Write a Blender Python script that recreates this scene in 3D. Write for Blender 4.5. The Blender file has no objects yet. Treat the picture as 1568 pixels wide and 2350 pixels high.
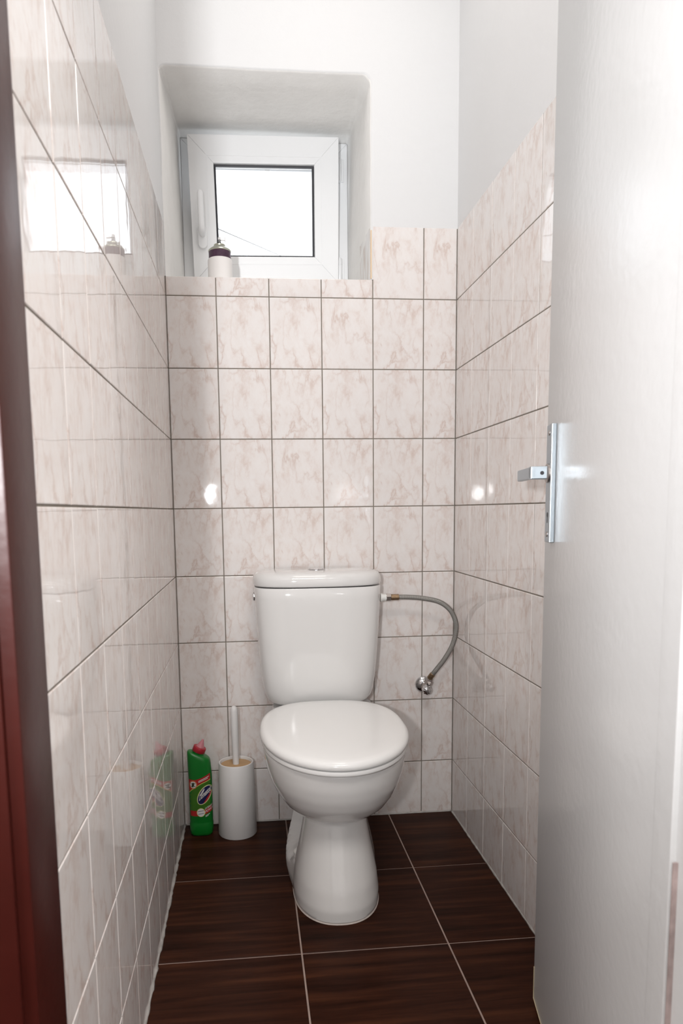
import bpy, bmesh, math, random
from mathutils import Vector, Matrix
random.seed(7)
S = bpy.context.scene
COL = S.collection
PI = math.pi

# ------------------------------------------------------------------ camera
CAMP = Vector((.194, -2.1311, .9685)); YAW, PIT, ROL = -.0951, -.1179, -.0129
F_PX, PPX, PPY, W_PX, H_PX = 1620.87, 728.3, 1363.0, 1568, 2350
def cam_dir(x, y, z):
    c, s = math.cos(ROL), math.sin(ROL); x, z = c*x - s*z, s*x + c*z
    c, s = math.cos(PIT), math.sin(PIT); y, z = c*y - s*z, s*y + c*z
    c, s = math.cos(YAW), math.sin(YAW); x, y = c*x - s*y, s*x + c*y
    return Vector((x, y, z))
cam = bpy.data.cameras.new('camera'); camo = bpy.data.objects.new('camera', cam); COL.objects.link(camo)
r_, f_, u_ = cam_dir(1, 0, 0), cam_dir(0, 1, 0), cam_dir(0, 0, 1)
camo.matrix_world = Matrix(((r_.x, u_.x, -f_.x, CAMP.x), (r_.y, u_.y, -f_.y, CAMP.y), (r_.z, u_.z, -f_.z, CAMP.z), (0, 0, 0, 1)))
cam.sensor_fit = 'AUTO'; cam.sensor_width = 36; cam.lens = F_PX/H_PX*36
cam.shift_x = (W_PX/2 - PPX)/H_PX; cam.shift_y = (PPY - H_PX/2)/H_PX
cam.clip_start = .02
cam.dof.use_dof = True; cam.dof.focus_distance = 1.75; cam.dof.aperture_fstop = 7.1
S.camera = camo

# ------------------------------------------------------------------ world, lights, exposure
S.view_settings.view_transform = 'Standard'; S.view_settings.look = 'None'
S.view_settings.gamma = 1; S.view_settings.use_curve_mapping = False
S.view_settings.exposure = 0.0
w = bpy.data.worlds.new('overcast_sky'); S.world = w; w.use_nodes = True
w.node_tree.nodes['Background'].inputs[0].default_value = (.93, .96, 1, 1)
w.node_tree.nodes['Background'].inputs[1].default_value = 2.2
def area(name, loc, target, sx, sy, power, color, spread=PI):
    l = bpy.data.lights.new(name, 'AREA'); l.shape = 'RECTANGLE'; l.size = sx; l.size_y = sy
    l.energy = power; l.color = color; l.spread = spread
    o = bpy.data.objects.new(name, l); COL.objects.link(o); o.location = loc
    o.rotation_euler = (Vector(target) - Vector(loc)).to_track_quat('-Z', 'Y').to_euler()
    return o
area('flash_lamp', (-.052, -2.42, 1.075), (.42, 0, 2.0), .058, .066, 10.6, (.97, .985, 1), math.radians(104))
area('toilet_top_fill', (.40, -.75, 2.70), (.40, -.75, 0), .5, .9, 6.0, (1, .945, .90))  # added fill from above for the ambient light, not a lamp of the room
for hx_, pw_ in ((.25, 33), (1.35, 46)): area('hall_top_fill', (hx_, -2.55, 2.70), (hx_, -2.55, 0), 1.0, .8, pw_, (1, .95, .91))  # unseen fills added in the hall to lift the walls and lower zone
area('hall_side_fill', (-1.35, -2.45, 1.15), (.65, -1.0, .30), 1.0, 1.1, 24, (1, .95, .91))  # made-up side fill, set low to brighten the lower door face

# ------------------------------------------------------------------ helpers
def mesh_obj(name, bm, mats, parent=None, smooth=False, loc=None, rot=None):
    me = bpy.data.meshes.new(name); bmesh.ops.recalc_face_normals(bm, faces=bm.faces[:]) if bm.faces else None
    bm.to_mesh(me); bm.free()
    for m in (mats if isinstance(mats, (list, tuple)) else [mats]): me.materials.append(m)
    if smooth:
        for p in me.polygons: p.use_smooth = True
        if smooth != True: me.set_sharp_from_angle(angle=math.radians(smooth))
    o = bpy.data.objects.new(name, me); COL.objects.link(o)
    if parent: o.parent = parent
    if loc: o.location = loc
    if rot: o.rotation_euler = rot
    return o
def empty(name, loc=(0, 0, 0), rz=0):
    o = bpy.data.objects.new(name, None); COL.objects.link(o); o.location = loc; o.rotation_euler = (0, 0, rz)
    o.empty_display_size = .05; return o
def tag(o, label, cat, group=None):
    o['label'] = label; o['category'] = cat
    if group: o['group'] = group
    return o
def struct(o): o['kind'] = 'structure'; return o
def box(bm, x0, x1, y0, y1, z0, z1, mi=0, bev=0):
    g = bmesh.ops.create_cube(bm, size=1); vs = g['verts']
    for v in vs:
        v.co = Vector((x0 if v.co.x < 0 else x1, y0 if v.co.y < 0 else y1, z0 if v.co.z < 0 else z1))
    fs = set(f for v in vs for f in v.link_faces)
    for f in fs: f.material_index = mi
    if bev:
        es = list(set(e for v in vs for e in v.link_edges))
        bmesh.ops.bevel(bm, geom=es, offset=bev, segments=2, profile=.6, affect='EDGES')
    return vs
def loft(bm, rings, cap0=True, cap1=True, closed=True, mi=0):
    """rings: list of lists of Vectors"""
    R = [[bm.verts.new(p) for p in r] for r in rings]; n = len(R[0]); out = []
    for a, b in zip(R, R[1:]):
        for i in range(n if closed else n-1):
            j = (i+1) % n
            f = bm.faces.new((a[i], a[j], b[j], b[i])); f.material_index = mi; out.append(f)
    if cap0: f = bm.faces.new(R[0][::-1]); f.material_index = mi
    if cap1: f = bm.faces.new(R[-1]); f.material_index = mi
    return R
def lathe(bm, prof, n=40, origin=(0, 0, 0), axis='Z', cap0=True, cap1=True, mi=0, mod=None):
    rings = []
    o = Vector(origin)
    if isinstance(axis, str): ax = {'X': Vector((1, 0, 0)), 'Y': Vector((0, 1, 0)), 'Z': Vector((0, 0, 1))}[axis]
    else: ax = Vector(axis).normalized()
    a = ax.orthogonal().normalized(); b = ax.cross(a)
    for r, h in prof:
        rings.append([o + ax*h + (a*math.cos(2*PI*i/n) + b*math.sin(2*PI*i/n))*(r*(mod(2*PI*i/n) if mod else 1)) for i in range(n)])
    return loft(bm, rings, cap0, cap1, mi=mi)
def spline(P, n):
    """Catmull-Rom through points"""
    P = [Vector(p) for p in P]; Q = [P[0]*2-P[1]] + P + [P[-1]*2-P[-2]]; out = []
    for k in range(1, len(Q)-2):
        a, b, c, d = Q[k-1:k+3]
        for i in range(n):
            t = i/n
            out.append(.5*((2*b) + (c-a)*t + (2*a-5*b+4*c-d)*t*t + (3*b-a-3*c+d)*t**3))
    out.append(P[-1]); return out
def tube(bm, pts, r, n=16, uv=True):
    pts = [Vector(p) for p in pts]; rings = []; prev = None; L = [0]
    for i, p in enumerate(pts):
        t = (pts[min(i+1, len(pts)-1)] - pts[max(i-1, 0)]).normalized()
        if prev is None: a = t.orthogonal().normalized()
        else: a = (prev - t*prev.dot(t)).normalized()
        prev = a; b = t.cross(a); rr = r[i] if isinstance(r, (list, tuple)) else r
        rings.append([p + (a*math.cos(2*PI*k/n) + b*math.sin(2*PI*k/n))*rr for k in range(n)])
        if i: L.append(L[-1] + (p-pts[i-1]).length)
    R = loft(bm, rings)
    if uv:
        lay = bm.loops.layers.uv.verify(); idx = {}
        for i, ring in enumerate(R):
            for k, v in enumerate(ring): idx[v] = (k, i)
        for f in bm.faces:
            ks = [idx[l.vert][0] for l in f.loops]; wrap = max(ks)-min(ks) > n/2
            for l in f.loops:
                k, i = idx[l.vert]
                if wrap and k == 0: k = n
                l[lay].uv = (k/n, L[i]*20)
def sup(t, hw, a_pos, a_neg, n_pos, n_neg):
    """super-ellipse: x half-width hw; +y reach a_pos, -y reach a_neg"""
    c, s = math.cos(t), math.sin(t); n = n_pos if s >= 0 else n_neg; a = a_pos if s >= 0 else a_neg
    return (hw*math.copysign(abs(c)**(2/n), c), a*math.copysign(abs(s)**(2/n), s))

# ------------------------------------------------------------------ materials
def new_mat(name):
    m = bpy.data.materials.new(name); m.use_nodes = True
    nt = m.node_tree; return m, nt, nt.nodes['Principled BSDF']
def N(nt, typ, **kw):
    n = nt.nodes.new(typ)
    for k, v in kw.items():
        if k.startswith('i_'):
            key = k[2:]; key = int(key) if key.isdigit() else key.replace('_', ' ')
            n.inputs[key].default_value = v
        else: setattr(n, k, v)
    return n
def simple(name, col, rough=.4, metal=0, bump=0, bscale=200, coat=0, var=0, vscale=8, spec=None, alpha=None, trans=0):
    m, nt, p = new_mat(name)
    p.inputs['Base Color'].default_value = (*col, 1); p.inputs['Roughness'].default_value = rough
    p.inputs['Metallic'].default_value = metal; p.inputs['Coat Weight'].default_value = coat
    p.inputs['Coat Roughness'].default_value = .05
    if trans: p.inputs['Transmission Weight'].default_value = trans
    if spec is not None: p.inputs['Specular IOR Level'].default_value = spec
    tc = N(nt, 'ShaderNodeTexCoord')
    if bump:
        nz = N(nt, 'ShaderNodeTexNoise', i_Scale=bscale, i_Detail=3); nt.links.new(tc.outputs['Object'], nz.inputs['Vector'])
        b = N(nt, 'ShaderNodeBump', i_Strength=1, i_Distance=bump); nt.links.new(nz.outputs['Fac'], b.inputs['Height'])
        nt.links.new(b.outputs['Normal'], p.inputs['Normal'])
    if var:
        nz = N(nt, 'ShaderNodeTexNoise', i_Scale=vscale, i_Detail=4); nt.links.new(tc.outputs['Object'], nz.inputs['Vector'])
        mx = N(nt, 'ShaderNodeMix', data_type='RGBA'); mx.inputs[6].default_value = (*[c*(1-var) for c in col], 1)
        mx.inputs[7].default_value = (*[min(1, c*(1+var)) for c in col], 1)
        nt.links.new(nz.outputs['Fac'], mx.inputs[0]); nt.links.new(mx.outputs[2], p.inputs['Base Color'])
    return m
def ramp(nt, stops):
    r = N(nt, 'ShaderNodeValToRGB'); e = r.color_ramp.elements
    while len(e) > len(stops): e.remove(e[-1])
    while len(e) < len(stops): e.new(.5)
    for el, (p, c) in zip(e, stops): el.position = p; el.color = (*c, 1) if len(c) == 3 else c
    return r
def marble(name, smear=False):
    m, nt, p = new_mat(name); L = nt.links.new
    tc = N(nt, 'ShaderNodeTexCoord'); oi = N(nt, 'ShaderNodeObjectInfo')
    # three prints shared by all tiles
    mu = N(nt, 'ShaderNodeMath', operation='MULTIPLY', i_1=2.4); L(oi.outputs['Random'], mu.inputs[0])
    fl = N(nt, 'ShaderNodeMath', operation='FLOOR'); L(mu.outputs[0], fl.inputs[0])
    cmb = N(nt, 'ShaderNodeCombineXYZ', i_X=0.0, i_Y=0.0); m2 = N(nt, 'ShaderNodeMath', operation='MULTIPLY', i_1=.05); L(fl.outputs[0], m2.inputs[0]); L(m2.outputs[0], cmb.inputs['Y'])
    mp0 = N(nt, 'ShaderNodeMapping'); mp0.inputs['Scale'].default_value = (1, .001, 1); L(tc.outputs['Object'], mp0.inputs['Vector'])
    add = N(nt, 'ShaderNodeVectorMath', operation='ADD'); L(mp0.outputs[0], add.inputs[0]); L(cmb.outputs[0], add.inputs[1])
    # cloud
    mp = N(nt, 'ShaderNodeMapping'); mp.inputs['Rotation'].default_value = (0, .5, 0); mp.inputs['Scale'].default_value = (1.25, 1, .8); L(add.outputs[0], mp.inputs['Vector'])
    n1 = N(nt, 'ShaderNodeTexNoise', i_Scale=24, i_Detail=7, i_Roughness=.66, i_Distortion=.25); L(mp.outputs[0], n1.inputs['Vector'])
    r1 = ramp(nt, [(.34, (.80, .770, .755)), (.52, (.78, .735, .712)), (.70, (.70, .612, .572))]); L(n1.outputs['Fac'], r1.inputs[0])
    # veins
    mp2 = N(nt, 'ShaderNodeMapping'); mp2.inputs['Rotation'].default_value = (0, -.6, 0); mp2.inputs['Scale'].default_value = (1.3, 1, .7); L(add.outputs[0], mp2.inputs['Vector'])
    n2 = N(nt, 'ShaderNodeTexNoise', i_Scale=13, i_Detail=5, i_Roughness=.55, i_Distortion=.35); L(mp2.outputs[0], n2.inputs['Vector'])
    sb = N(nt, 'ShaderNodeMath', operation='SUBTRACT', i_1=.5); L(n2.outputs['Fac'], sb.inputs[0])
    ab = N(nt, 'ShaderNodeMath', operation='ABSOLUTE'); L(sb.outputs[0], ab.inputs[0])
    r2 = ramp(nt, [(0, (1, 1, 1)), (.010, (.6, .6, .6)), (.035, (.12, .12, .12)), (.07, (0, 0, 0))]); L(ab.outputs[0], r2.inputs[0])
    n3 = N(nt, 'ShaderNodeTexNoise', i_Scale=9, i_Detail=2); L(add.outputs[0], n3.inputs['Vector'])
    r3 = ramp(nt, [(.40, (.08, .08, .08)), (.60, (.85, .85, .85))]); L(n3.outputs['Fac'], r3.inputs[0])
    mm = N(nt, 'ShaderNodeMath', operation='MULTIPLY'); L(r2.outputs[0], mm.inputs[0]); L(r3.outputs[0], mm.inputs[1])
    mx = N(nt, 'ShaderNodeMix', data_type='RGBA'); L(mm.outputs[0], mx.inputs[0]); L(r1.outputs[0], mx.inputs[6]); mx.inputs[7].default_value = (.62, .50, .45, 1)
    col = mx.outputs[2]; rough = .035
    if smear:
        mp3 = N(nt, 'ShaderNodeMapping'); mp3.inputs['Scale'].default_value = (60, 60, 6); L(tc.outputs['Object'], mp3.inputs['Vector'])
        n4 = N(nt, 'ShaderNodeTexNoise', i_Scale=1, i_Detail=4); L(mp3.outputs[0], n4.inputs['Vector'])
        r4 = ramp(nt, [(.40, (0, 0, 0)), (.50, (1, 1, 1))]); L(n4.outputs['Fac'], r4.inputs[0])
        mxs = N(nt, 'ShaderNodeMix', data_type='RGBA'); L(r4.outputs[0], mxs.inputs[0]); mxs.inputs[6].default_value = (.55, .46, .40, 1); mxs.inputs[7].default_value = (.76, .74, .72, 1)
        col = mxs.outputs[2]; rough = .4
    L(col, p.inputs['Base Color']); p.inputs['Roughness'].default_value = rough
    p.inputs['Specular IOR Level'].default_value = .5
    nb = N(nt, 'ShaderNodeTexNoise', i_Scale=22, i_Detail=1); ob = N(nt, 'ShaderNodeVectorMath', operation='ADD')
    cb = N(nt, 'ShaderNodeCombineXYZ'); L(oi.outputs['Random'], cb.inputs['Y']); L(tc.outputs['Object'], ob.inputs[0]); L(cb.outputs[0], ob.inputs[1]); L(ob.outputs[0], nb.inputs['Vector'])
    b = N(nt, 'ShaderNodeBump', i_Strength=1, i_Distance=.00022); L(nb.outputs['Fac'], b.inputs['Height']); L(b.outputs['Normal'], p.inputs['Normal'])
    return m
M_TILE = marble('pink_marble_tile'); M_SMEAR = marble('paint_smeared_tile', True)
def floorwood():
    m, nt, p = new_mat('dark_wood_floor_tile'); L = nt.links.new
    tc = N(nt, 'ShaderNodeTexCoord'); oi = N(nt, 'ShaderNodeObjectInfo')
    cb = N(nt, 'ShaderNodeCombineXYZ'); ml = N(nt, 'ShaderNodeMath', operation='MULTIPLY', i_1=7); L(oi.outputs['Random'], ml.inputs[0]); L(ml.outputs[0], cb.inputs['Z'])
    ad = N(nt, 'ShaderNodeVectorMath', operation='ADD'); L(tc.outputs['Object'], ad.inputs[0]); L(cb.outputs[0], ad.inputs[1])
    mp = N(nt, 'ShaderNodeMapping'); mp.inputs['Scale'].default_value = (3.2, 46, 1); L(ad.outputs[0], mp.inputs['Vector'])
    n1 = N(nt, 'ShaderNodeTexNoise', i_Scale=1, i_Detail=6, i_Roughness=.6, i_Distortion=.35); L(mp.outputs[0], n1.inputs['Vector'])
    r = ramp(nt, [(.28, (.014, .005, .003)), (.5, (.034, .0115, .0065)), (.72, (.066, .023, .011))]); L(n1.outputs['Fac'], r.inputs[0])
    L(r.outputs[0], p.inputs['Base Color']); p.inputs['Roughness'].default_value = .30; p.inputs['Specular IOR Level'].default_value = .05
    b = N(nt, 'ShaderNodeBump', i_Strength=1, i_Distance=.0002); L(n1.outputs['Fac'], b.inputs['Height']); L(b.outputs['Normal'], p.inputs['Normal'])
    return m
M_FLOOR = floorwood()
M_GROUT = simple('grey_brown_grout', (.20, .175, .145), .9, bump=.0006, bscale=300, var=.25, vscale=30)
M_FGROUT = simple('floor_grout', (.36, .27, .235), .9, bump=.0006, bscale=300, var=.35, vscale=25)
M_PLASTER = simple('white_wall_paint', (.72, .722, .725), .85, bump=.0007, bscale=45, var=.015, vscale=4)
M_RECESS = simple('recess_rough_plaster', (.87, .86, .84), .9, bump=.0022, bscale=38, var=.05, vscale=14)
M_SILIC = simple('grey_silicone', (.42, .40, .38), .4, bump=.003, bscale=90, var=.5, vscale=40)
M_CERAM = simple('white_glazed_ceramic', (.735, .73, .72), .07, coat=.3)
M_SEAT = simple('white_seat_plastic', (.82, .82, .81), .12)
M_PVC = simple('white_window_pvc', (.90, .91, .92), .28)
M_GASKET = simple('black_rubber_gasket', (.015, .015, .02), .5)
M_CHROME = simple('polished_chrome', (.62, .62, .63), .12, metal=1)
M_STEEL = simple('brushed_aluminium', (.40, .45, .49), .36, metal=1, bump=.00012, bscale=500)
M_DULL = simple('dull_nickel', (.42, .38, .36), .35, metal=1)
M_BRASS = simple('tarnished_brass_ferrule', (.30, .21, .13), .35, metal=1, bump=.001, bscale=350, var=.4, vscale=200)
M_DOOR = simple('white_gloss_door_paint', (.64, .648, .655), .24, spec=.36, bump=.0007, bscale=55, var=.012, vscale=6)
M_MAROON = simple('maroon_gloss_frame_paint', (.042, .007, .005), .34, spec=.25, bump=.0004, bscale=40, var=.2, vscale=12)
M_WHITEPL = simple('matte_white_plastic', (.74, .73, .72), .45, bump=.0001, bscale=900)
M_BAMBOO = simple('bamboo_wood', (.50, .31, .15), .5, var=.15, vscale=40)
M_GREEN = simple('green_bottle_plastic', (.003, .165, .018), .28)
M_RED = simple('red_cap_plastic', (.40, .015, .03), .35)
M_PINK = simple('clear_pink_nozzle', (.85, .35, .40), .2, trans=.35)
M_LGREEN = simple('label_green', (.045, .16, .012), .35, var=.3, vscale=30)
M_LRED = simple('label_red', (.42, .018, .018), .35)
M_LNAVY = simple('label_navy', (.008, .01, .07), .35)
M_LWHITE = simple('label_white', (.72, .72, .72), .35)
M_LDARK = simple('label_dark', (.02, .03, .01), .35)
M_LORANGE = simple('label_orange', (.62, .2, .1), .35)
M_LYEL = simple('label_yellow_line', (.62, .62, .16), .35)
M_CANWHITE = simple('can_white_paint', (.78, .75, .73), .35)
M_CANPURP = simple('can_dark_purple_print', (.055, .02, .045), .35, var=.8, vscale=160)
M_CANMETAL = simple('can_tinplate', (.52, .53, .45), .3, metal=1)
M_BEIGE = simple('beige_tile_edge', (.78, .60, .42), .6)
M_CABLE = simple('grey_cable', (.10, .10, .10), .6)
M_BOLT = simple('white_bolt_cap_plastic', (.8, .8, .77), .3)
def glass():
    m, nt, p = new_mat('window_glass'); L = nt.links.new
    tr = N(nt, 'ShaderNodeBsdfTransparent'); gl = N(nt, 'ShaderNodeBsdfGlossy', i_Roughness=.01); fr = N(nt, 'ShaderNodeFresnel', i_IOR=1.5)
    mx = N(nt, 'ShaderNodeMixShader'); L(fr.outputs[0], mx.inputs[0]); L(tr.outputs[0], mx.inputs[1]); L(gl.outputs[0], mx.inputs[2])
    L(mx.outputs[0], nt.nodes['Material Output'].inputs['Surface']); nt.nodes.remove(p); return m
M_GLASS = glass()
def braid():
    m, nt, p = new_mat('braided_steel_hose'); L = nt.links.new
    uv = N(nt, 'ShaderNodeUVMap'); hs = []
    for s in (1, -1):
        mp = N(nt, 'ShaderNodeMapping'); L(uv.outputs[0], mp.inputs['Vector'])
        sx = N(nt, 'ShaderNodeSeparateXYZ'); L(mp.outputs[0], sx.inputs[0])
        a = N(nt, 'ShaderNodeMath', operation='MULTIPLY', i_1=12*s); L(sx.outputs[0], a.inputs[0])
        b = N(nt, 'ShaderNodeMath', operation='MULTIPLY', i_1=10); L(sx.outputs[1], b.inputs[0])
        c = N(nt, 'ShaderNodeMath', operation='ADD'); L(a.outputs[0], c.inputs[0]); L(b.outputs[0], c.inputs[1])
        d = N(nt, 'ShaderNodeMath', operation='MULTIPLY', i_1=2*PI); L(c.outputs[0], d.inputs[0])
        e = N(nt, 'ShaderNodeMath', operation='SINE'); L(d.outputs[0], e.inputs[0]); hs.append(e)
    pr = N(nt, 'ShaderNodeMath', operation='MULTIPLY'); L(hs[0].outputs[0], pr.inputs[0]); L(hs[1].outputs[0], pr.inputs[1])
    r = ramp(nt, [(.0, (.10, .09, .08)), (.55, (.30, .295, .28)), (1, (.58, .57, .53))])
    hf = N(nt, 'ShaderNodeMath', operation='MULTIPLY_ADD', i_1=.5, i_2=.5); L(pr.outputs[0], hf.inputs[0]); L(hf.outputs[0], r.inputs[0])
    L(r.outputs[0], p.inputs['Base Color']); p.inputs['Metallic'].default_value = .85; p.inputs['Roughness'].default_value = .33
    bp = N(nt, 'ShaderNodeBump', i_Strength=.8, i_Distance=.0008); L(hf.outputs[0], bp.inputs['Height']); L(bp.outputs['Normal'], p.inputs['Normal'])
    return m
M_BRAID = braid()

# ------------------------------------------------------------------ room dimensions
XL, XR = -.026, .8243
PH, PW = .2017, .152
ZR = [1.5827 - r*PH for r in range(-1, 8)] + [0.0]         # row lines, top to floor
ZTOP, ZSILL = ZR[0], 1.636
XB = [XL, .1163, .2683, .4203, .5723, .7243, XR]
CEIL, YF, YH = 2.75, -1.45, -1.53                           # ceiling, room side and hall side of the front wall
G = .0013                                                   # half grout joint

# ---- walls
bm = bmesh.new()
GB = .0014
box(bm, XL-.17, XL-GB, YH, .46, -.05, ZTOP-.002, 0); box(bm, XL-.17, XL-.0005, YH, .46, ZTOP-.002, CEIL, 1)
wall_left = struct(mesh_obj('wall_left', bm, [M_GROUT, M_PLASTER]))
bm = bmesh.new()
box(bm, XR+GB, XR+.17, YH, .46, -.05, ZTOP-.002, 0); box(bm, XR+.0005, XR+.17, YH, .46, ZTOP-.002, CEIL, 1)
wall_right = struct(mesh_obj('wall_right', bm, [M_GROUT, M_PLASTER]))

# back wall: grout backing under the tiles, painted plaster with the window recess above
RX0, RX1, RZ1 = -.0225, .566, 2.189
IX0, IX1, IZ1, YD = .0005, .553, 2.186, .365
bm = bmesh.new()
box(bm, XL-.001, XR+.001, GB, .46, -.05, ZSILL-.0025, 0)
box(bm, .5725, XR+.001, GB, .46, ZSILL-.0025, ZTOP-.002, 0)
def hole(x0, x1, z1, rad, n=7):
    pts = [(x0, ZSILL)] + [(x0, ZSILL + (z1-rad-ZSILL)*k/8) for k in range(1, 8)]
    for k in range(n): a = PI - PI/2*k/(n-1); pts.append((x0+rad*.45+rad*.45*math.cos(a), z1-rad*.45+rad*.45*math.sin(a)))
    pts += [(x0+rad + (x1-x0-2*rad)*k/10, z1) for k in range(1, 10)]
    for k in range(n): a = PI/2 - PI/2*k/(n-1); pts.append((x1-rad+rad*math.cos(a), z1-rad+rad*math.sin(a)))
    pts += [(x1, z1-rad - (z1-rad-ZSILL)*k/8) for k in range(1, 8)] + [(x1, ZSILL)]
    return pts
rnd = random.Random(3); base = hole(RX0, RX1, RZ1, .028)
jit = [(rnd.uniform(-1, 1)*.0012, rnd.uniform(-1, 1)*.0012) for _ in base]
inner = hole(IX0, IX1, IZ1, .012)
cx, cz = .27, 1.9
def ring(pts, y, e, jk):
    out = []
    for (x, z), (jx, jz) in zip(pts, jit):
        dx = -1 if x < .05 else (1 if x > .5 else 0); dz = 1 if z > 2.1 else 0
        if dx < 0: dx *= .3
        out.append(bm.verts.new((x+dx*e+jx*jk*(0 if z <= ZSILL+1e-6 else 1), y, z+dz*e+jz*jk*(0 if z <= ZSILL+1e-6 else 1))))
    return out
RG = [ring(base, 0.0005, .008, 1), ring(base, .0022, .003, 1), ring(base, .007, .0004, 1), ring([((a[0]*.75+b[0]*.25), (a[1]*.75+b[1]*.25)) for a, b in zip(base, inner)], .09, 0, 1.6),
      ring([((a[0]*.4+b[0]*.6), (a[1]*.4+b[1]*.6)) for a, b in zip(base, inner)], .23, 0, -1.3), ring(inner, YD, 0, .5)]
for k, (a, b) in enumerate(zip(RG, RG[1:])):
    for i in range(len(a)-1):
        f = bm.faces.new((a[i], a[i+1], b[i+1], b[i])); f.material_index = 1 if k < 1 else 2; f.smooth = True
op = RG[0]; outer = [(.5755, ZSILL), (.5755, ZTOP-.002), (XR+.001, ZTOP-.002), (XR+.001, CEIL), (XL-.001, CEIL), (XL-.001, ZSILL)]
ov = [bm.verts.new((x, .0005, z)) for x, z in outer]
loop = op + ov; es = []
for i in range(len(loop)):
    a, b = loop[i], loop[(i+1) % len(loop)]
    e = bm.edges.get((a, b)) or bm.edges.new((a, b)); es.append(e)
g = bmesh.ops.triangle_fill(bm, edges=es, use_beauty=True, use_dissolve=False, normal=(0, -1, 0))
for f in g['geom']:
    if isinstance(f, bmesh.types.BMFace): f.material_index = 1
# masonry around the window and the sill
box(bm, XL-.001, IX0-.0005, YD, .46, ZSILL, CEIL, 2); box(bm, IX1+.0005, XR+.001, YD, .46, ZSILL, CEIL, 2); box(bm, IX0, IX1, YD, .46, IZ1+.0005, CEIL, 2)
box(bm, XL-.001, .5725, .008, .46, ZSILL-.003, ZSILL-.001, 2)
box(bm, XL-.17, XR+.17, .45, .46, 2.2, CEIL, 2); box(bm, XL-.17, XR+.17, .46, .47, -.05, 1.63, 2)
wall_back = struct(mesh_obj('wall_back', bm, [M_GROUT, M_PLASTER, M_RECESS]))

bm = bmesh.new(); box(bm, -1.6, 2.2, -3.9, .47, CEIL, CEIL+.1)
struct(mesh_obj('ceiling', bm, M_PLASTER))
bm = bmesh.new(); box(bm, XL-.17, XR+.17, YH, .46, -.10, -.0016)
floor = struct(mesh_obj('floor', bm, M_FGROUT))
bm = bmesh.new(); box(bm, -1.6, 2.2, -3.9, YH, -.10, -.004)
struct(mesh_obj('floor_hall', bm, M_FLOOR))
bm = bmesh.new()
DX0, DX1, DH = 0.0, .606, 1.99
box(bm, -1.6, -.06, YH+.002, YF-.002, 0, CEIL); box(bm, DX1+.05, 2.2, YH+.002, YF-.002, 0, CEIL); box(bm, -.06, DX1+.05, YH+.002, YF-.002, DH+.05, CEIL)
struct(mesh_obj('wall_front', bm, M_PLASTER))
for nm, a in (('wall_hall_left', (-1.7, -1.6, -3.9, YH)), ('wall_hall_right', (2.2, 2.3, -3.9, YH)), ('wall_hall_rear', (-1.7, 2.3, -4.0, -3.9))):
    bm = bmesh.new(); box(bm, *a, 0, CEIL); struct(mesh_obj(nm, bm, M_PLASTER))

# ---- wall tiles
TCACHE = {}
def tile_mesh(x0, x1, z0, z1, name='tile', th=.0075, ch=.0016, mat=None):
    key = (round(x0, 4), round(x1, 4), round(z0, 4), round(z1, 4), name, (mat or M_TILE).name)
    if key in TCACHE: return TCACHE[key]
    b = bmesh.new(); rings = []
    for ins, y in ((0, th), (0, ch*.75), (ch*.3, ch*.25), (ch, 0)):
        rings.append([Vector((x, y, z)) for x, z in ((x0+ins, z0+ins), (x1-ins, z0+ins), (x1-ins, z1-ins), (x0+ins, z1-ins))])
    loft(b, rings, False, True)
    bmesh.ops.recalc_face_normals(b, faces=b.faces[:])
    me = bpy.data.meshes.new(name); b.to_mesh(me); b.free(); me.materials.append(mat or M_TILE)
    TCACHE[key] = me; return me
rt = random.Random(11)
def put_tile(parent, origin, right, a0, a1, z0, z1, full=None, mat=None, jit=1.0):
    """tile in a vertical plane; a along `right`; normal = right x up, front face in the plane"""
    ca, cz = full if full else ((a0+a1)/2, (z0+z1)/2)
    me = tile_mesh(a0-ca+G, a1-ca-G, z0-cz+G, z1-cz-G, mat=mat)
    o = bpy.data.objects.new('tile', me); COL.objects.link(o); o.parent = parent
    r = Vector((right[0], right[1], 0)); y = Vector((-r.y, r.x, 0))        # local +y points into the wall
    base = Matrix(((r.x, y.x, 0, 0), (r.y, y.y, 0, 0), (0, 0, 1, 0), (0, 0, 0, 1)))
    k = .0022*jit
    J = Matrix.Rotation(rt.uniform(-k, k), 4, 'X') @ Matrix.Rotation(rt.uniform(-k, k), 4, 'Z') @ Matrix.Rotation(rt.uniform(-k, k)*.4, 4, 'Y')
    p = Vector(origin) + r*ca
    o.matrix_local = Matrix.Translation((p.x, p.y, cz)) @ base @ J
    return o
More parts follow.
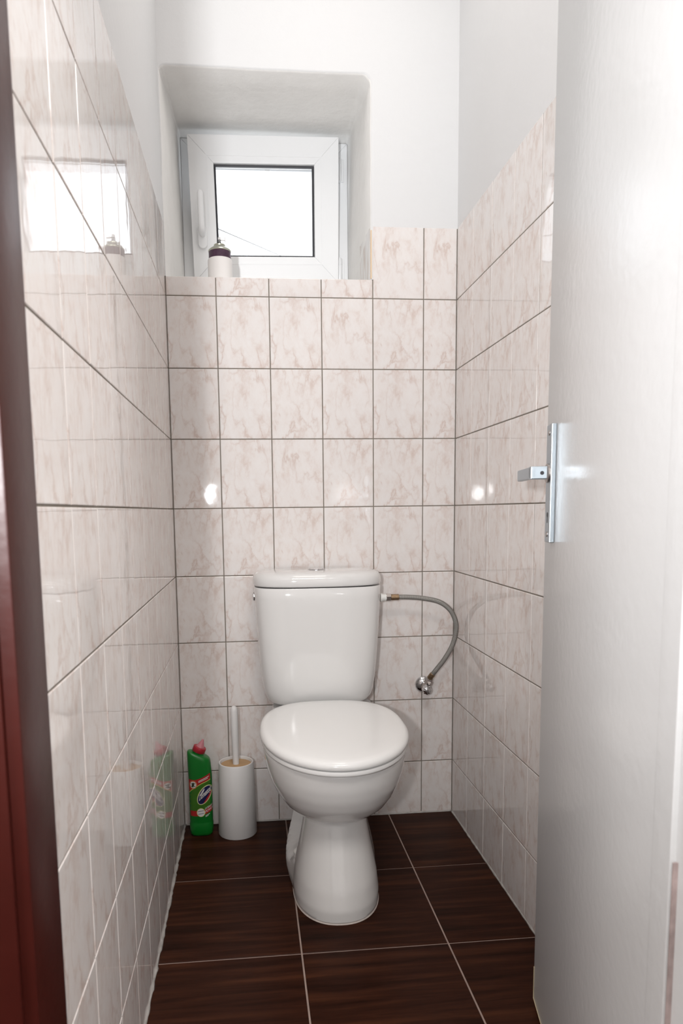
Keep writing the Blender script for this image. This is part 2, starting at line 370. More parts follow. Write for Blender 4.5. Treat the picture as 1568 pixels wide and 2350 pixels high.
# back wall: 6 columns x 8 rows, the sill strip and the two tall tiles right of the recess
for r in range(1, 9):
    z1, z0 = ZR[r], max(ZR[r+1], .001)
    for c in range(6):
        full = ((XB[c]+XB[c+1])/2, z1-PH/2)
        if c == 5: full = (XB[5]+PW/2, z1-PH/2)
        put_tile(wall_back, (0, 0, 0), (1, 0), XB[c], XB[c+1], z0, z1, full)
for c in range(6):
    z1 = ZSILL+.0005 if c < 4 else ZTOP
    full = (XB[5]+PW/2 if c == 5 else (XB[c]+XB[c+1])/2, ZR[1]+PH/2)
    put_tile(wall_back, (0, 0, 0), (1, 0), XB[c], XB[c+1], ZR[1], z1, full)
LW = .1519
for r in range(0, 9):
    z1, z0 = ZR[r], max(ZR[r+1], .001)
    for c in range(10):
        # left wall: right vector points from the corner side towards +y (normal +x)
        y1 = -c*LW; y0 = max(-(c+1)*LW, YF+.001)
        if y1-y0 > .02: put_tile(wall_left, (XL, 0, 0), (0, 1), y0, y1, z0, z1, (y1-LW/2, z1-PH/2))
    for c in range(10):
        y1 = -c*PW; y0 = max(-(c+1)*PW, YF+.001)
        if y1-y0 > .02: put_tile(wall_right, (XR, 0, 0), (0, -1), -y1, -y0, z0, z1, (-y1+PW/2, z1-PH/2))
# tiles that run on into the recess
a = math.atan2(IX0-RX0, YD); put_tile(wall_back, (RX0-.001, .004, 0), (math.sin(a), math.cos(a)), 0, .15, ZSILL, ZTOP, (.075, ZR[1]+PH/2))
a2 = math.atan2(IX1-RX1, YD); put_tile(wall_back, (RX1-.0008, .004, 0), (-math.sin(a2), -math.cos(a2)), -.155, -.004, ZSILL, ZTOP, (-.075, ZR[1]+PH/2), M_SMEAR)
bm = bmesh.new(); box(bm, .5664, .5698, -.0004, .012, ZSILL+.003, ZTOP-.011, 0, .0006)
mesh_obj('tile_edge_strip', bm, M_BEIGE, wall_back)

# ---- floor tiles
FX = [XL+.001, .288, .618, XR-.001]; FY = [-.001, -.3415, -.683, -1.025, -1.367, YH]
for i in range(3):
    for j in range(5):
        x0, x1, y1, y0 = FX[i], FX[i+1], FY[j], FY[j+1]
        g = .0019; b = bmesh.new(); rings = []
        hx, hy = (x1-x0)/2-g, (y1-y0)/2-g
        for ins, z in ((0, -.008), (0, -.0008), (.0008, 0)):
            rings.append([Vector((x, y, z)) for x, y in ((-hx+ins, -hy+ins), (hx-ins, -hy+ins), (hx-ins, hy-ins), (-hx+ins, hy-ins))])
        loft(b, rings, False, True)
        o = mesh_obj('tile', b, M_FLOOR, floor, loc=((x0+x1)/2, (y0+y1)/2, 0))
# ---- silicone beads along the floor
def bead(name, p0, p1, nrm, n, wd=.006):
    b = bmesh.new(); p0, p1, nrm = Vector(p0), Vector(p1), Vector(nrm); rr = random.Random(name); rings = []
    for k in range(n+1):
        p = p0.lerp(p1, k/n); wv = wd*rr.uniform(.45, 1.15)
        rings.append([p - nrm*.002 + Vector((0, 0, -.001)), p + nrm*wv + Vector((0, 0, -.001)), p + nrm*wv*.55 + Vector((0, 0, wv*.42)), p - nrm*.0005 + Vector((0, 0, wv*.9)), p - nrm*.002 + Vector((0, 0, wv*.9))])
    loft(b, rings); struct(mesh_obj(name, b, M_SILIC, smooth=True))
bead('trim_1', (XL, -.002, 0), (XL, YF, 0), (1, 0, 0), 110)
bead('trim_2', (XR, -.002, 0), (XR, YF, 0), (-1, 0, 0), 110, .0045)
bead('trim_3', (XL, 0, 0), (XR, 0, 0), (0, -1, 0), 70, .0045)

# ------------------------------------------------------------------ window
bm = bmesh.new()
fx0, fx1, fz0, fz1 = IX0+.0002, IX1-.0002, ZSILL-.0005, IZ1-.0002
def frame_boxes(bm, x0, x1, z0, z1, wl, wr, wb, wt, y0, y1, bev=.002, mi=0):
    """four mitred profile members"""
    o = [(x0, z0), (x1, z0), (x1, z1), (x0, z1)]; i = [(x0+wl, z0+wb), (x1-wr, z0+wb), (x1-wr, z1-wt), (x0+wl, z1-wt)]
    for k in range(4):
        j = (k+1) % 4
        q = [o[k], o[j], i[j], i[k]]
        A = [bm.verts.new((x, y0, z)) for x, z in q]; B = [bm.verts.new((x, y1, z)) for x, z in q]
        fs = [bm.faces.new(A), bm.faces.new(B[::-1])] + [bm.faces.new((A[m], B[m], B[(m+1) % 4], A[(m+1) % 4])) for m in range(4)]
        for f in fs: f.material_index = mi
        if bev: bmesh.ops.bevel(bm, geom=[e for e in set(e for v in A for e in v.link_edges) if e.verts[0] in A and e.verts[1] in A], offset=bev, segments=2, profile=.6, affect='EDGES')
frame_boxes(bm, fx0, fx1, fz0, fz1, .034, .034, .07, .034, .372, .44, .002)
frame_boxes(bm, fx0+.03, fx1-.03, fz0+.066, fz1-.03, .050, .050, .05, .058, .386, .44, .002)
window = struct(mesh_obj('window_1', bm, M_PVC))
# sash: local origin at the middle of its lower edge, room face at y = 0
SW, SH = .481, .430
sash = empty('sash', (0, 0, 0)); bpy.data.objects.remove(sash)
bm = bmesh.new(); frame_boxes(bm, -SW/2, SW/2, 0, SH, .079, .079, .079, .079, 0, .062, .0016)
sash = mesh_obj('sash', bm, M_PVC, window)
sash.location = (.2755, .345, 1.728); sash.rotation_euler = (math.atan2(.078, SH), -.013, 0)
bm = bmesh.new(); wv = .0795
o = [(-SW/2+wv-.0015, wv-.0015), (SW/2-wv+.0015, wv-.0015), (SW/2-wv+.0015, SH-wv+.0015), (-SW/2+wv-.0015, SH-wv+.0015)]
prof = [(0, .010), (0, .0035), (.003, .0035), (.0035, .0045), (.010, .006), (.018, .014), (.021, .022), (.021, .040)]
def inset(pts, d): (ax, az), _, (bx, bz), _ = pts; return [Vector((ax+d, 0, az+d)), Vector((bx-d, 0, az+d)), Vector((bx-d, 0, bz-d)), Vector((ax+d, 0, bz-d))]
# the bead starts just inside the sash member
sash_in = [(-SW/2+.0555, .0555), (0, 0), (SW/2-.0555, SH-.0555), (0, 0)]
rings = []
for d, y in prof: rings.append([p + Vector((0, y-.0045, 0)) for p in inset(sash_in, d)])
loft(bm, rings, False, False); mesh_obj('glazing_bead', bm, M_PVC, sash)
bm = bmesh.new(); gx = .0765
gi = [(-SW/2+gx, gx), (0, 0), (SW/2-gx, SH-gx), (0, 0)]
rings = [[p + Vector((0, y, 0)) for p in inset(gi, d)] for d, y in ((0, .030), (0, .0165), (.0085, .018), (.0085, .03))]
loft(bm, rings, False, False); mesh_obj('gasket', bm, M_GASKET, sash)
bm = bmesh.new(); box(bm, -SW/2+gx, SW/2-gx, .024, .028, gx, SH-gx); mesh_obj('pane', bm, M_GLASS, sash)
# handle turned upwards on the left stile
bm = bmesh.new(); rings = []
hx, hz = -SW/2+.034, .135
def stad(hw, hh, y, n=24): return [Vector((hx+hw*math.cos(t), y, hz + math.copysign(hh-hw, math.sin(t)) + hw*math.sin(t))) for t in [2*PI*(k+.5)/n for k in range(n)]]
loft(bm, [stad(.0155, .035, 0), stad(.0155, .035, -.008), stad(.0135, .033, -.011)]); mesh_obj('handle_rose', bm, M_PVC, sash, 40)
bm = bmesh.new()
pts = [(hx, -.010, hz+.008), (hx, -.028, hz+.010), (hx, -.040, hz+.020), (hx, -.044, hz+.045), (hx, -.046, hz+.085), (hx, -.045, hz+.128)]
sp = spline(pts, 6); rr = [.0095 if i < 6 else .0095+.001*math.sin(i/len(sp)*PI) for i in range(len(sp))]; rr[-1] = .006
tube(bm, sp, rr, 14, False); mesh_obj('handle_grip', bm, M_PVC, sash, 50)
# hinges on the right
for zc, hh in ((2.098, .036), (1.775, .042)):
    bm = bmesh.new(); lathe(bm, [(.006, -hh), (.0085, -hh+.003), (.0085, hh*.45), (.0078, hh*.45), (.0078, hh*.47), (.0085, hh*.47), (.0085, hh-.003), (.006, hh)], 16, (IX1-.030, .362, zc))
    box(bm, IX1-.034, IX1-.014, .366, .3725, zc-hh, zc+hh, 0, .001)
    mesh_obj('hinge', bm, M_PVC, window, 40)
# tilt stay seen through the top of the pane
bm = bmesh.new(); box(bm, .277, .292, .381, .3865, 2.096, 2.112, 0, .001); mesh_obj('tilt_stay', bm, M_WHITEPL, window)

# overhead cable outside, fixed to the outer face of the wall beside the window
CA, CB = Vector((-.034, .459, 1.9955)), Vector((.976, 6.0, 3.605))
CAB = [CA.lerp(CB, k/12) for k in range(13)]
bm = bmesh.new(); tube(bm, CAB, .0024, 8, False)
tag(mesh_obj('overhead_cable', bm, M_CABLE, smooth=True), 'thin grey overhead cable sloping across the white sky outside the window', 'cable')

# ------------------------------------------------------------------ door frame and door
bm = bmesh.new()
box(bm, -.075, DX0, YH-.006, YF, 0, DH+.05, 0, .003)                      # left jamb, reveal towards the opening
box(bm, -.075, DX1+.07, YH-.006, YF, DH, DH+.05, 0, .003)                # head
box(bm, -.075, -.012, YH-.012, YH-.005, 0, DH+.05, 0, .002)
jamb = struct(mesh_obj('trim_4', bm, M_MAROON, smooth=30))
bm = bmesh.new(); box(bm, DX1+.006, DX1+.07, YH-.006, YF-.004, 0, DH, 0, .003)
struct(mesh_obj('trim_5', bm, M_DOOR, smooth=30))
bm = bmesh.new(); box(bm, DX1+.001, DX1+.0065, -1.5018, -1.4992, .40, .615, 0, .0006)
struct(mesh_obj('trim_6', bm, simple('scuffed_maroon_seam', (.34, .27, .26), .5, var=.75, vscale=45)))
# door leaf: local x runs from the hinge to the free edge, local y = 0 is the visible face, leaf behind it
fe = Vector((.7300, -.8885, 0)); hg = Vector((.6060, -1.4960, 0)); dv = (fe-hg); LEN = dv.length
ang = math.atan2(dv.y, dv.x)
bm = bmesh.new(); box(bm, 0, LEN, -.038, 0, .008, 1.975, 0, .0022)
door = struct(mesh_obj('door_1', bm, M_DOOR, loc=hg, rot=(0, 0, ang), smooth=30))
# y+ of the leaf must face the room (towards -x)
# worn lower edge of the door: bare wood sliver
bm = bmesh.new()
rr = random.Random(5); rings = []
for k in range(25):
    x = LEN + .0006 - (.0 if k < 9 else (k-9)*.012); z = .075 - k*.008 if k < 9 else .0085
    wv = rr.uniform(.0012, .0034)
    rings.append([Vector((x+.0004, -.004, z)), Vector((x+.0004, .0006, z)), Vector((x-wv, .0008, z+(.0 if k < 9 else wv))), Vector((x-wv, -.004, z+(.0 if k < 9 else wv)))])
loft(bm, rings); mesh_obj('worn_edge', bm, simple('bare_wood_edge', (.62, .52, .34), .6), door)
bm = bmesh.new(); sc = LEN-.0565; box(bm, sc-.019, sc+.019, 0, .0085, .908, 1.109, 0, .0012)
plate = mesh_obj('handle_plate', bm, M_STEEL, door)
for z in (.922, 1.095):
    bm = bmesh.new(); lathe(bm, [(.0, .0), (.0048, .0002), (.0048, .0012), (.003, .002)], 14, (sc, .0082, z), 'Y', False, True)
    box(bm, sc-.004, sc+.004, .0100, .0104, z-.0006, z+.0006); mesh_obj('screw', bm, M_DULL, plate, 40)
bm = bmesh.new(); lathe(bm, [(.0045, 0), (.0045, .0006)], 16, (sc, .0083, .9555), 'Y'); box(bm, sc-.0022, sc+.0022, .0084, .0089, .9415, .955); mesh_obj('keyhole', bm, M_GASKET, plate)
bm = bmesh.new()
lathe(bm, [(.0165, .0), (.0165, .003), (.013, .005)], 28, (sc, .0085, 1.027), 'Y'); mesh_obj('rosette', bm, M_DULL, plate, 40)
# lever: square neck, then a flat arm pointing past the free edge
bm = bmesh.new(); box(bm, sc-.010, sc+.010, .010, .040, 1.0165, 1.0385, 0, .0018)
box(bm, sc-.010, sc+.122, .029, .040, 1.0175, 1.0380, 0, .0022)
lev = mesh_obj('lever', bm, M_STEEL, door)
bm = bmesh.new(); lathe(bm, [(.0034, 0), (.0034, .0008)], 14, (sc-.0101, .021, 1.027), 'X'); mesh_obj('grub_screw', bm, M_GASKET, lev)

# ------------------------------------------------------------------ toilet
TROT = 1.0
toilet = empty('toilet', (.394, -.40, 0), math.radians(-TROT))
tag(toilet, 'white close-coupled ceramic toilet with its lid down, standing on the brown floor', 'toilet')
TO = Vector((.394, -.40, 0)); TR = Matrix.Rotation(math.radians(TROT), 4, 'Z')
def interp(T, z):
    if z <= T[0][0]: return T[0][1:]
    for a, b in zip(T, T[1:]):
        if z <= b[0]:
            k = (z-a[0])/(b[0]-a[0]); return tuple(x+(y-x)*k for x, y in zip(a[1:], b[1:]))
    return T[-1][1:]
# z: half width, front y, centre y, back y   (y relative to the toilet origin at -.40)
PED = [(0, .1045, -.183, -.02, .20), (.006, .108, -.188, -.02, .20), (.03, .1085, -.187, -.02, .20), (.07, .104, -.175, -.02, .205), (.11, .0965, -.157, -.02, .21), (.15, .0885, -.141, -.02, .215), (.19, .0815, -.127, -.02, .22), (.218, .078, -.118, -.02, .225)]
BOWL = [(.221, .080, -.120, -.03, .225), (.230, .092, -.143, -.03, .225), (.245, .112, -.176, -.03, .225), (.265, .1335, -.206, -.025, .225), (.29, .151, -.228, -.02, .225), (.32, .164, -.244, -.02, .225), (.35, .172, -.254, -.02, .225), (.378, .177, -.259, -.02, .225), (.388, .1775, -.259, -.02, .225), (.3945, .174, -.255, -.02, .222)]
FLARE = [(0, .010), (.02, .0145), (.04, .0178), (.06, .0198), (.08, .0205), (.10, .0200), (.13, .0182), (.157, .016), (.19, .012), (.222, .008)]
bm = bmesh.new(); rings = []; NS = 144
zs = [.0, .003, .006] + [.012+.006*k for k in range(35)] + [r[0] for r in BOWL]
for k in range(len(BOWL)-1):
    a, b = BOWL[k][0], BOWL[k+1][0]; zs += [a+(b-a)/3, a+(b-a)*2/3]
for z in sorted(set(round(q, 5) for q in zs)):
    hw, yf, yc, yb = interp(PED if z < .2195 else BOWL, z); rg = []
    for k in range(NS):
        t = 2*PI*k/NS
        x, y = sup(t, hw, yb-yc, yc-yf, 3.2 if z < .22 else 2.6, 2.25 if z < .22 else 2.05)
        y += yc
        if z < .225:                              # the foot flares towards the rear
            k2 = max(0, min(1, (y+.035)/.11)); k2 = k2*k2*(3-2*k2)
            x += (1 if x > 0 else -1)*(.55 if x > 0 else 1)*min(1, abs(x)/(hw*.8))*k2*interp(FLARE, z)[0]
        if z < .225 and x < 0:                    # moulded recess on the left flank
            v = (z-.048)/(.235-.048)
            if v > 0:
                d = abs(y-.055)/(.078*min(1, v*2.6)**.5)
                if d < 1:
                    q = min(1, (1-d)*2.6); q = q*q*(3-2*q); x += .040*q*min(1, v*5)**1.5
        rg.append(Vector((x, y, z)))
    rings.append(rg)
loft(bm, rings)
# rear shelf that carries the cistern, and the outlet to the wall
rings = [[Vector((x, y+.26, z)) for x, y in (sup(2*PI*k/48, hw, .115, .13, 5, 3) for k in range(48))] for z, hw in ((.27, .09), (.30, .12), (.35, .145), (.392, .15), (.398, .146))]
loft(bm, rings)
bowl = mesh_obj('bowl', bm, M_CERAM, toilet, 38)
bm = bmesh.new(); lathe(bm, [(.052, 0), (.052, .18)], 32, (0, .20, .17), 'Y'); mesh_obj('outlet_pipe', bm, M_WHITEPL, toilet, 40)
bm = bmesh.new(); lathe(bm, [(.009, -.012), (.009, .006), (.0075, .010), (.004, .012)], 20, (-.094, .032, .074), (-.35, -.35, 1)); mesh_obj('bolt_cap', bm, M_BOLT, bowl, 40)
# silicone rim around the foot
bm = bmesh.new(); rings = []
for e, z in ((.001, .006), (.0035, .002), (.0045, .0)): rings.append([Vector((x*(1), y-.02, z)) for x, y in (sup(2*PI*k/72, .1045+e, .22+e, .163+e, 3.2, 2.25) for k in range(72))])
loft(bm, rings, False, False); mesh_obj('foot_seal', bm, simple('foot_seal_silicone', (.62, .56, .52), .4, bump=.002, bscale=80, var=.2, vscale=40), toilet, True)
# seat and lid
def dring(sc_, z, tilt=.018): 
    out = []
    for k in range(96):
        x, y = sup(2*PI*k/96, .1845-sc_, .228-sc_, .260-sc_, 2.75, 2.0)
        out.append(Vector((x, y-.02, z + (y)*tilt)))
    return out
bm = bmesh.new(); loft(bm, [dring(.010, .3975), dring(.005, .399), dring(.0025, .404), dring(.0045, .410), dring(.010, .4115)]); mesh_obj('seat', bm, M_SEAT, toilet, 50)
bm = bmesh.new(); loft(bm, [dring(.007, .4135), dring(.002, .4145), dring(0, .4185), dring(.0005, .424), dring(.004, .4295), dring(.010, .4325), dring(.020, .4345), dring(.05, .4362), dring(.1, .4372)])
mesh_obj('seat_lid', bm, M_SEAT, toilet, 50)
for s in (-1, 1):
    bm = bmesh.new(); lathe(bm, [(.010, 0), (.010, .03)], 20, (s*.07-.015, .205, .420), 'X'); mesh_obj('seat_hinge', bm, M_SEAT, toilet, 40)
# cistern (counter-turned: it sits almost square to the wall)
TC = Vector((.3885, -.012, 0)); tk_loc = TR @ (TC-TO); tk_loc = Matrix.Rotation(math.radians(TROT), 4, 'Z') @ (TC-TO)
def tring(z, hw, dep, nf=3.6, y0=0.0): return [Vector((x, y-.06+y0, z)) for x, y in (sup(2*PI*k/96, hw, .06, dep-.06, 9, nf) for k in range(96))]
bm = bmesh.new()
loft(bm, [tring(.405, .118, .125), tring(.409, .135, .137), tring(.417, .147, .146), tring(.430, .1565, .1535), tring(.450, .1625, .1585), tring(.49, .168, .163), tring(.55, .1735, .166), tring(.64, .1795, .169), tring(.72, .1830, .171), tring(.7495, .1842, .172), tring(.7525, .1825, .170)])
tank = mesh_obj('cistern', bm, M_CERAM, toilet, 50, loc=tk_loc, rot=(0, 0, math.radians(TROT)))
bm = bmesh.new()
def lring(z, e): return tring(z, .1865-e, .1765-e, 2.9)
loft(bm, [lring(.7555, .004), lring(.757, .0012), lring(.761, 0), lring(.772, -.0005), lring(.781, .0015), lring(.788, .006), lring(.7925, .013), lring(.7955, .024), lring(.7975, .042), lring(.7985, .062)])
mesh_obj('cistern_lid', bm, M_CERAM, tank, 50)
bm = bmesh.new(); bcen = (-.003, -.092, .7972)
lathe(bm, [(.024, -.002), (.024, .003), (.021, .0046), (.0195, .0042), (.0195, .0028), (.0185, .0028), (.0180, .0044), (.001, .0050)], 40, bcen); box(bm, bcen[0]-.0006, bcen[0]+.0006, bcen[1]-.0185, bcen[1]+.0185, .8006, .8024)
mesh_obj('flush_button', bm, M_CHROME, tank, 30)
bm = bmesh.new(); lathe(bm, [(.013, 0), (.013, .0025), (.009, .005)], 24, (-.1828, -.075, .722), (-1, 0, 0)); mesh_obj('side_cap', bm, M_CHROME, tank, 40)

# ------------------------------------------------------------------ water hose and angle valve
hose = empty('water_hose', (.60, -.075, .707))
tag(hose, 'braided steel water hose looping from the cistern to the wall valve', 'hose')
def rel(p, o): return Vector(p)-Vector(o)
HO = hose.location
path = [(.630, -.075, .7085), (.66, -.076, .708), (.705, -.080, .704), (.755, -.084, .692), (.789, -.085, .666), (.806, -.084, .630), (.807, -.082, .595), (.797, -.078, .555), (.776, -.072, .515), (.753, -.062, .480), (.742, -.054, .462)]
bm = bmesh.new(); tube(bm, [rel(p, HO) for p in spline(path, 10)], .0074, 18); mesh_obj('braided_tube', bm, M_BRAID, hose, True)
bm = bmesh.new(); lathe(bm, [(.0125, -.022), (.0125, -.016), (.0105, -.0155), (.0105, -.002)], 24, (0, 0, .0015), 'X'); mesh_obj('plastic_nut', bm, M_BOLT, hose, 30)
bm = bmesh.new(); lathe(bm, [(.0105, -.005), (.0122, -.004), (.0122, .009), (.0105, .010)], 6, (0, 0, .0015), 'X'); mesh_obj('hex_nut', bm, M_DULL, hose)
bm = bmesh.new(); lathe(bm, [(.0080, .009), (.0092, .010), (.0092, .033), (.0080, .034)], 20, (0, 0, .0015), 'X'); mesh_obj('ferrule', bm, M_BRASS, hose, 30)
d0 = (Vector(path[-2])-Vector(path[-1])).normalized(); bm = bmesh.new(); lathe(bm, [(.0078, 0.002), (.0088, .001), (.0088, -.016), (.0078, -.018)], 20, rel(path[-1], HO)+d0*.004, d0); mesh_obj('ferrule', bm, M_BRASS, hose, 30)
valve = empty('angle_valve', (.7285, 0, .421))
tag(valve, 'small chrome angle valve with round wall plate below the braided hose', 'valve')
bm = bmesh.new(); lathe(bm, [(.0265, -.0005), (.0265, -.002), (.0235, -.007), (.016, -.0125), (.0115, -.0145), (.0115, -.03)], 40, (0, 0, 0), 'Y'); mesh_obj('wall_plate', bm, M_CHROME, valve, 35)
bm = bmesh.new(); lathe(bm, [(.0105, -.02), (.0125, -.024), (.0125, -.044), (.0105, -.047)], 24, (.003, 0, .0), (.12, 1, .02)); mesh_obj('valve_body', bm, M_DULL, valve, 35)
vd = (Vector(path[-1]) - Vector((.7335, -.040, .428))).normalized()
bm = bmesh.new(); lathe(bm, [(.0085, -.002), (.0115, .0), (.0115, .011), (.009, .013), (.0085, .022)], 6, (.006, -.040, .010), vd); mesh_obj('compression_nut', bm, M_DULL, valve)
bm = bmesh.new(); lathe(bm, [(.0095, -.050), (.0135, -.052), (.0135, -.070), (.0115, -.074), (.005, -.0755), (.004, -.079)], 48, (.003, 0, -.001), (.12, 1, .02), mod=lambda t: 1+.09*math.cos(8*t)); mesh_obj('knob', bm, M_CHROME, valve, 35)

# ------------------------------------------------------------------ brush holder and brush
holder = empty('brush_holder', (.139, -.066, 0))
tag(holder, 'tall matte white plastic toilet brush holder beside the green bottle', 'brush holder')
bm = bmesh.new(); lathe(bm, [(.0565, 0), (.058, .002), (.0525, .2185), (.0515, .2215), (.0495, .2225), (.0475, .2215), (.0465, .2185), (.0465, .150)], 64, cap1=True); mesh_obj('holder_body', bm, M_WHITEPL, holder, 40)
brush = empty('toilet_brush', (.139, -.066, .2085))
tag(brush, 'toilet brush with white stick handle and round bamboo lid, standing in white holder', 'brush')
bm = bmesh.new(); lathe(bm, [(.0455, -.006), (.0460, -.004), (.0460, .004), (.0450, .0055), (.012, .0060)], 48); mesh_obj('bamboo_lid', bm, M_BAMBOO, brush, 40)
bm = bmesh.new(); rings = lathe(bm, [(.0095, .0055), (.0098, .04), (.0108, .10), (.0110, .168), (.0098, .176), (.0070, .182), (.003, .1845)], 24, axis=(-.012, 0, 1)); mesh_obj('handle', bm, M_WHITEPL, brush, 50)
bm = bmesh.new(); lathe(bm, [(.006, -.006), (.006, -.05), (.028, -.055)], 20); mesh_obj('brush_stem', bm, M_WHITEPL, brush, 40)

# ------------------------------------------------------------------ cleaner bottle
BO = Vector((.031, -.062, 0))
bottle = empty('cleaner_bottle', BO)
tag(bottle, 'green plastic toilet cleaner bottle with red cap in the left corner', 'bottle')
BT = [(0, .0285, .020, 0), (.004, .0325, .0235, 0), (.012, .0345, .0255, 0), (.036, .0352, .026, 0), (.040, .0342, .0252, 0), (.045, .0338, .0250, 0), (.049, .0345, .0255, 0), (.10, .0345, .0255, 0), (.165, .0345, .0255, 0), (.18, .0348, .0258, 0), (.20, .0348, .0256, .10), (.22, .0346, .0254, .24), (.238, .0342, .0248, .36), (.2445, .0335, .024, .41), (.2480, .0315, .0225, .42), (.2500, .028, .0200, .42), (.2512, .0205, .018, .42), (.2522, .0165, .016, .42), (.2575, .0158, .0158, .42)]
NB = 2.8
bm = bmesh.new(); rings = []
for z, hw, dp, sh in BT:
    xs = 0 if z < .18 else -.003*(z-.18)/.07
    rings.append([Vector((x+xs, y, z - sh*x)) for x, y in (sup(2*PI*k/64, hw, dp, dp, NB, NB) for k in range(64))])
loft(bm, rings); body = mesh_obj('bottle_body', bm, M_GREEN, bottle, 60)
ax = Vector((.42, 0, 1)).normalized(); cpt = Vector((-.003, 0, .2575))
bm = bmesh.new(); lathe(bm, [(.0190, -.001), (.0194, -.0004), (.0194, .0132), (.0188, .0142), (.008, .0146)], 36, cpt, ax, mod=lambda t: 1+.012*math.cos(30*t)); mesh_obj('cap', bm, M_RED, bottle, 40)
bm = bmesh.new(); lathe(bm, [(.0125, .0146), (.0105, .020), (.0055, .031), (.0036, .036), (.0030, .0385)], 24, cpt, ax); mesh_obj('nozzle', bm, M_PINK, bottle, 50)
# printed label, wrapped on the front of the body.  (u, v) in label pixels -> bottle x, z
def lab(u, v, off):
    px, py = 420+u/9.79, 1690+v/9.79
    x = (px-461.3)/792; z = .216-(py-1760)/735
    x = max(-.0338, min(.0338, x)); hw, dp, _ = interp(BT, z)
    y = -dp*max(0, 1-abs(x/hw)**NB)**(1/NB)
    return Vector((x, y-off, z))
def decal(name, polys, off, parent):
    if len(polys) > 1: return [decal(name, [q], off, parent) for q in polys]
    b = bmesh.new(); mats = []
    for poly, mat in polys:
        if mat not in mats: mats.append(mat)
        vs = [b.verts.new((u, v, 0)) for u, v in poly]
        f = b.faces.new(vs); r = bmesh.ops.triangulate(b, faces=[f]); 
        for t in r['faces']: t.material_index = mats.index(mat)
    for _ in range(3):
        lng = [e for e in b.edges if e.calc_length() > 55]
        if lng: bmesh.ops.subdivide_edges(b, edges=lng, cuts=1); bmesh.ops.triangulate(b, faces=[f for f in b.faces if len(f.verts) > 3])
    for v in b.verts: v.co = lab(v.co.x, v.co.y, off)
    return mesh_obj(name, b, mats, parent)
def ell(cu, cv, a, b_, rot=0, n=28, t0=0, t1=2*PI):
    c, s = math.cos(rot), math.sin(rot)
    return [(cu+a*math.cos(t)*c-b_*math.sin(t)*s, cv+a*math.cos(t)*s+b_*math.sin(t)*c) for t in [t0+(t1-t0)*k/n for k in range(n + (0 if t1-t0 > 6.2 else 1))]]
redbot = [(640, 965), (450, 1035), (300, 1115), (200, 1185), (150, 1250)]
fld = [(u, v-8) for u, v in redbot] + [(150, 1650), (330, 1650), (480, 1640), (560, 1600), (665, 1530)]
label = decal('label', [(fld, M_LGREEN)], .0004, body)
decal('label_print', [([(112, 955), (300, 962), (450, 918), (640, 832)] + redbot + [(125, 1180)], M_LRED),
    ([(165, 1650), (330, 1652), (480, 1640), (560, 1600), (662, 1530), (686, 1665), (600, 1700), (500, 1740), (330, 1772), (168, 1770)], M_LRED)], .0007, body)
decal('label_print', [([(u, v) for u, v in redbot] + [(u, v+16) for u, v in redbot[::-1]], M_LYEL), (ell(250, 1068, 92, 92), M_LORANGE), (ell(410, 1690, 98, 98), M_LYEL), (ell(505, 1300, 245, 138, -.98), M_LYEL)], .0010, body)
decal('label_print', [(ell(250, 1068, 70, 70), M_LWHITE), (ell(410, 1690, 88, 88), M_LWHITE), (ell(505, 1300, 236, 126, -.98), M_LWHITE),
    ([(372, 985), (610, 885), (610, 900), (372, 1000)], M_LWHITE), ([(372, 1012), (590, 925), (590, 938), (372, 1026)], M_LWHITE),
    ([(512, 1762), (610, 1722), (610, 1734), (512, 1775)], M_LWHITE), ([(512, 1785), (580, 1758), (580, 1768), (512, 1796)], M_LWHITE)], .0013, body)
decal('label_print', [(ell(245, 1070, 24, 55, .15), M_LDARK), ([(205, 1030), (235, 1050), (235, 1062), (200, 1048)], M_LDARK), ([(290, 1025), (262, 1050), (262, 1064), (300, 1042)], M_LDARK),
    ([(200, 1100), (236, 1080), (236, 1094), (206, 1116)], M_LDARK), ([(300, 1095), (262, 1080), (262, 1094), (294, 1112)], M_LDARK),
    (ell(505, 1300, 226, 116, -.98), M_LNAVY), ([(340, 1660), (480, 1640), (480, 1650), (340, 1670)], M_STEEL), ([(345, 1720), (478, 1700), (478, 1712), (345, 1732)], M_STEEL)], .0016, body)
decal('label_print', [(ell(505, 1300, 226, 116, -.98, 20, .75, 2.45)[::-1], M_LRED), (ell(455, 1235, 95, 17, -.98), M_LWHITE)], .0019, body)
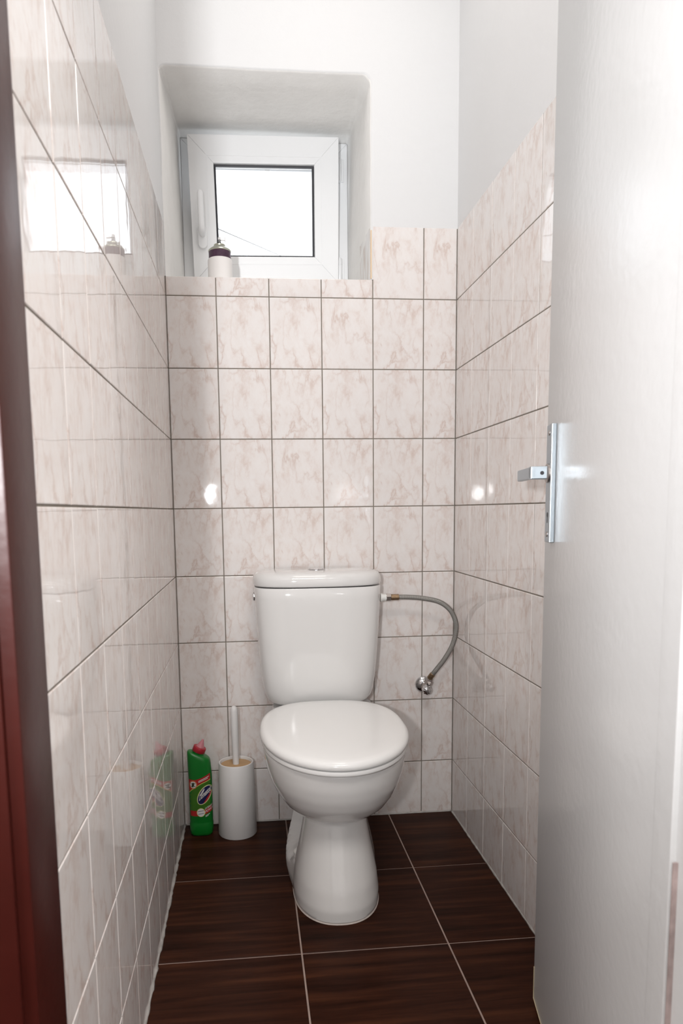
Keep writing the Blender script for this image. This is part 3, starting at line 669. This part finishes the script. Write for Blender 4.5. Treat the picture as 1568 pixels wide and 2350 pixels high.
def text_on(name, body_txt, u0, v0, size, slope, mat, off, parent, bold=.0, squeeze=1):
    cu = bpy.data.curves.new('text', 'FONT'); cu.body = body_txt; cu.size = 1; cu.offset = bold
    to = bpy.data.objects.new('text', cu); COL.objects.link(to)
    dg = bpy.context.evaluated_depsgraph_get(); me = bpy.data.meshes.new_from_object(to.evaluated_get(dg))
    bpy.data.objects.remove(to)
    b = bmesh.new(); b.from_mesh(me); bpy.data.meshes.remove(me)
    for v in b.verts:
        u = v.co.x*size*squeeze; v.co = lab(u0+u+v.co.y*size*.12, v0 - v.co.y*size + u*slope, off)
    return mesh_obj(name, b, mat, parent)
text_on('lettering', 'Domestos', 372, 1425, 190, -.78, M_LWHITE, .0024, body, .024, .335)
text_on('lettering', 'EXTENDED', 502, 1632, 62, -.42, M_LWHITE, .0014, body, .012, .62)
text_on('lettering', 'POWER', 508, 1702, 76, -.42, M_LWHITE, .0014, body, .016, .80)

# ------------------------------------------------------------------ foam can on the sill
can = empty('aerosol_can', (.128, .085, ZSILL))
tag(can, 'white aerosol can with dark purple band and bare metal valve on the window sill', 'aerosol can')
bm = bmesh.new(); lathe(bm, [(.0345, 0), (.036, .002), (.036, .068), (.0355, .072), (.0335, .0745)], 48); mesh_obj('white_sleeve', bm, M_CANWHITE, can, 30)
bm = bmesh.new(); lathe(bm, [(.032, .07), (.0325, .074), (.0325, .096), (.031, .098)], 48); mesh_obj('printed_band', bm, M_CANPURP, can, 30)
bm = bmesh.new(); lathe(bm, [(.0325, .095), (.0338, .097), (.0330, .100), (.027, .105), (.019, .110), (.0165, .112), (.0172, .115), (.0160, .1165), (.011, .1165), (.009, .1145)], 48); mesh_obj('valve_dome', bm, M_CANMETAL, can, 30)
bm = bmesh.new(); lathe(bm, [(.0042, .114), (.0042, .121), (.0030, .1215), (.0030, .126), (.0042, .1265), (.0042, .137), (.003, .138)], 16); stem = mesh_obj('valve_stem', bm, M_WHITEPL, can, 30)
bm = bmesh.new(); lathe(bm, [(.0045, .1225), (.0045, .125)], 16); lathe(bm, [(.0045, .1275), (.0045, .130)], 16); mesh_obj('stem_ring', bm, M_GASKET, stem, 30)
bm = bmesh.new(); box(bm, .003, .018, -.0015, .0015, .1285, .1315, 0, .0005); box(bm, .0155, .018, -.002, .002, .126, .138, 0, .0005); mesh_obj('nozzle_arm', bm, M_WHITEPL, stem)
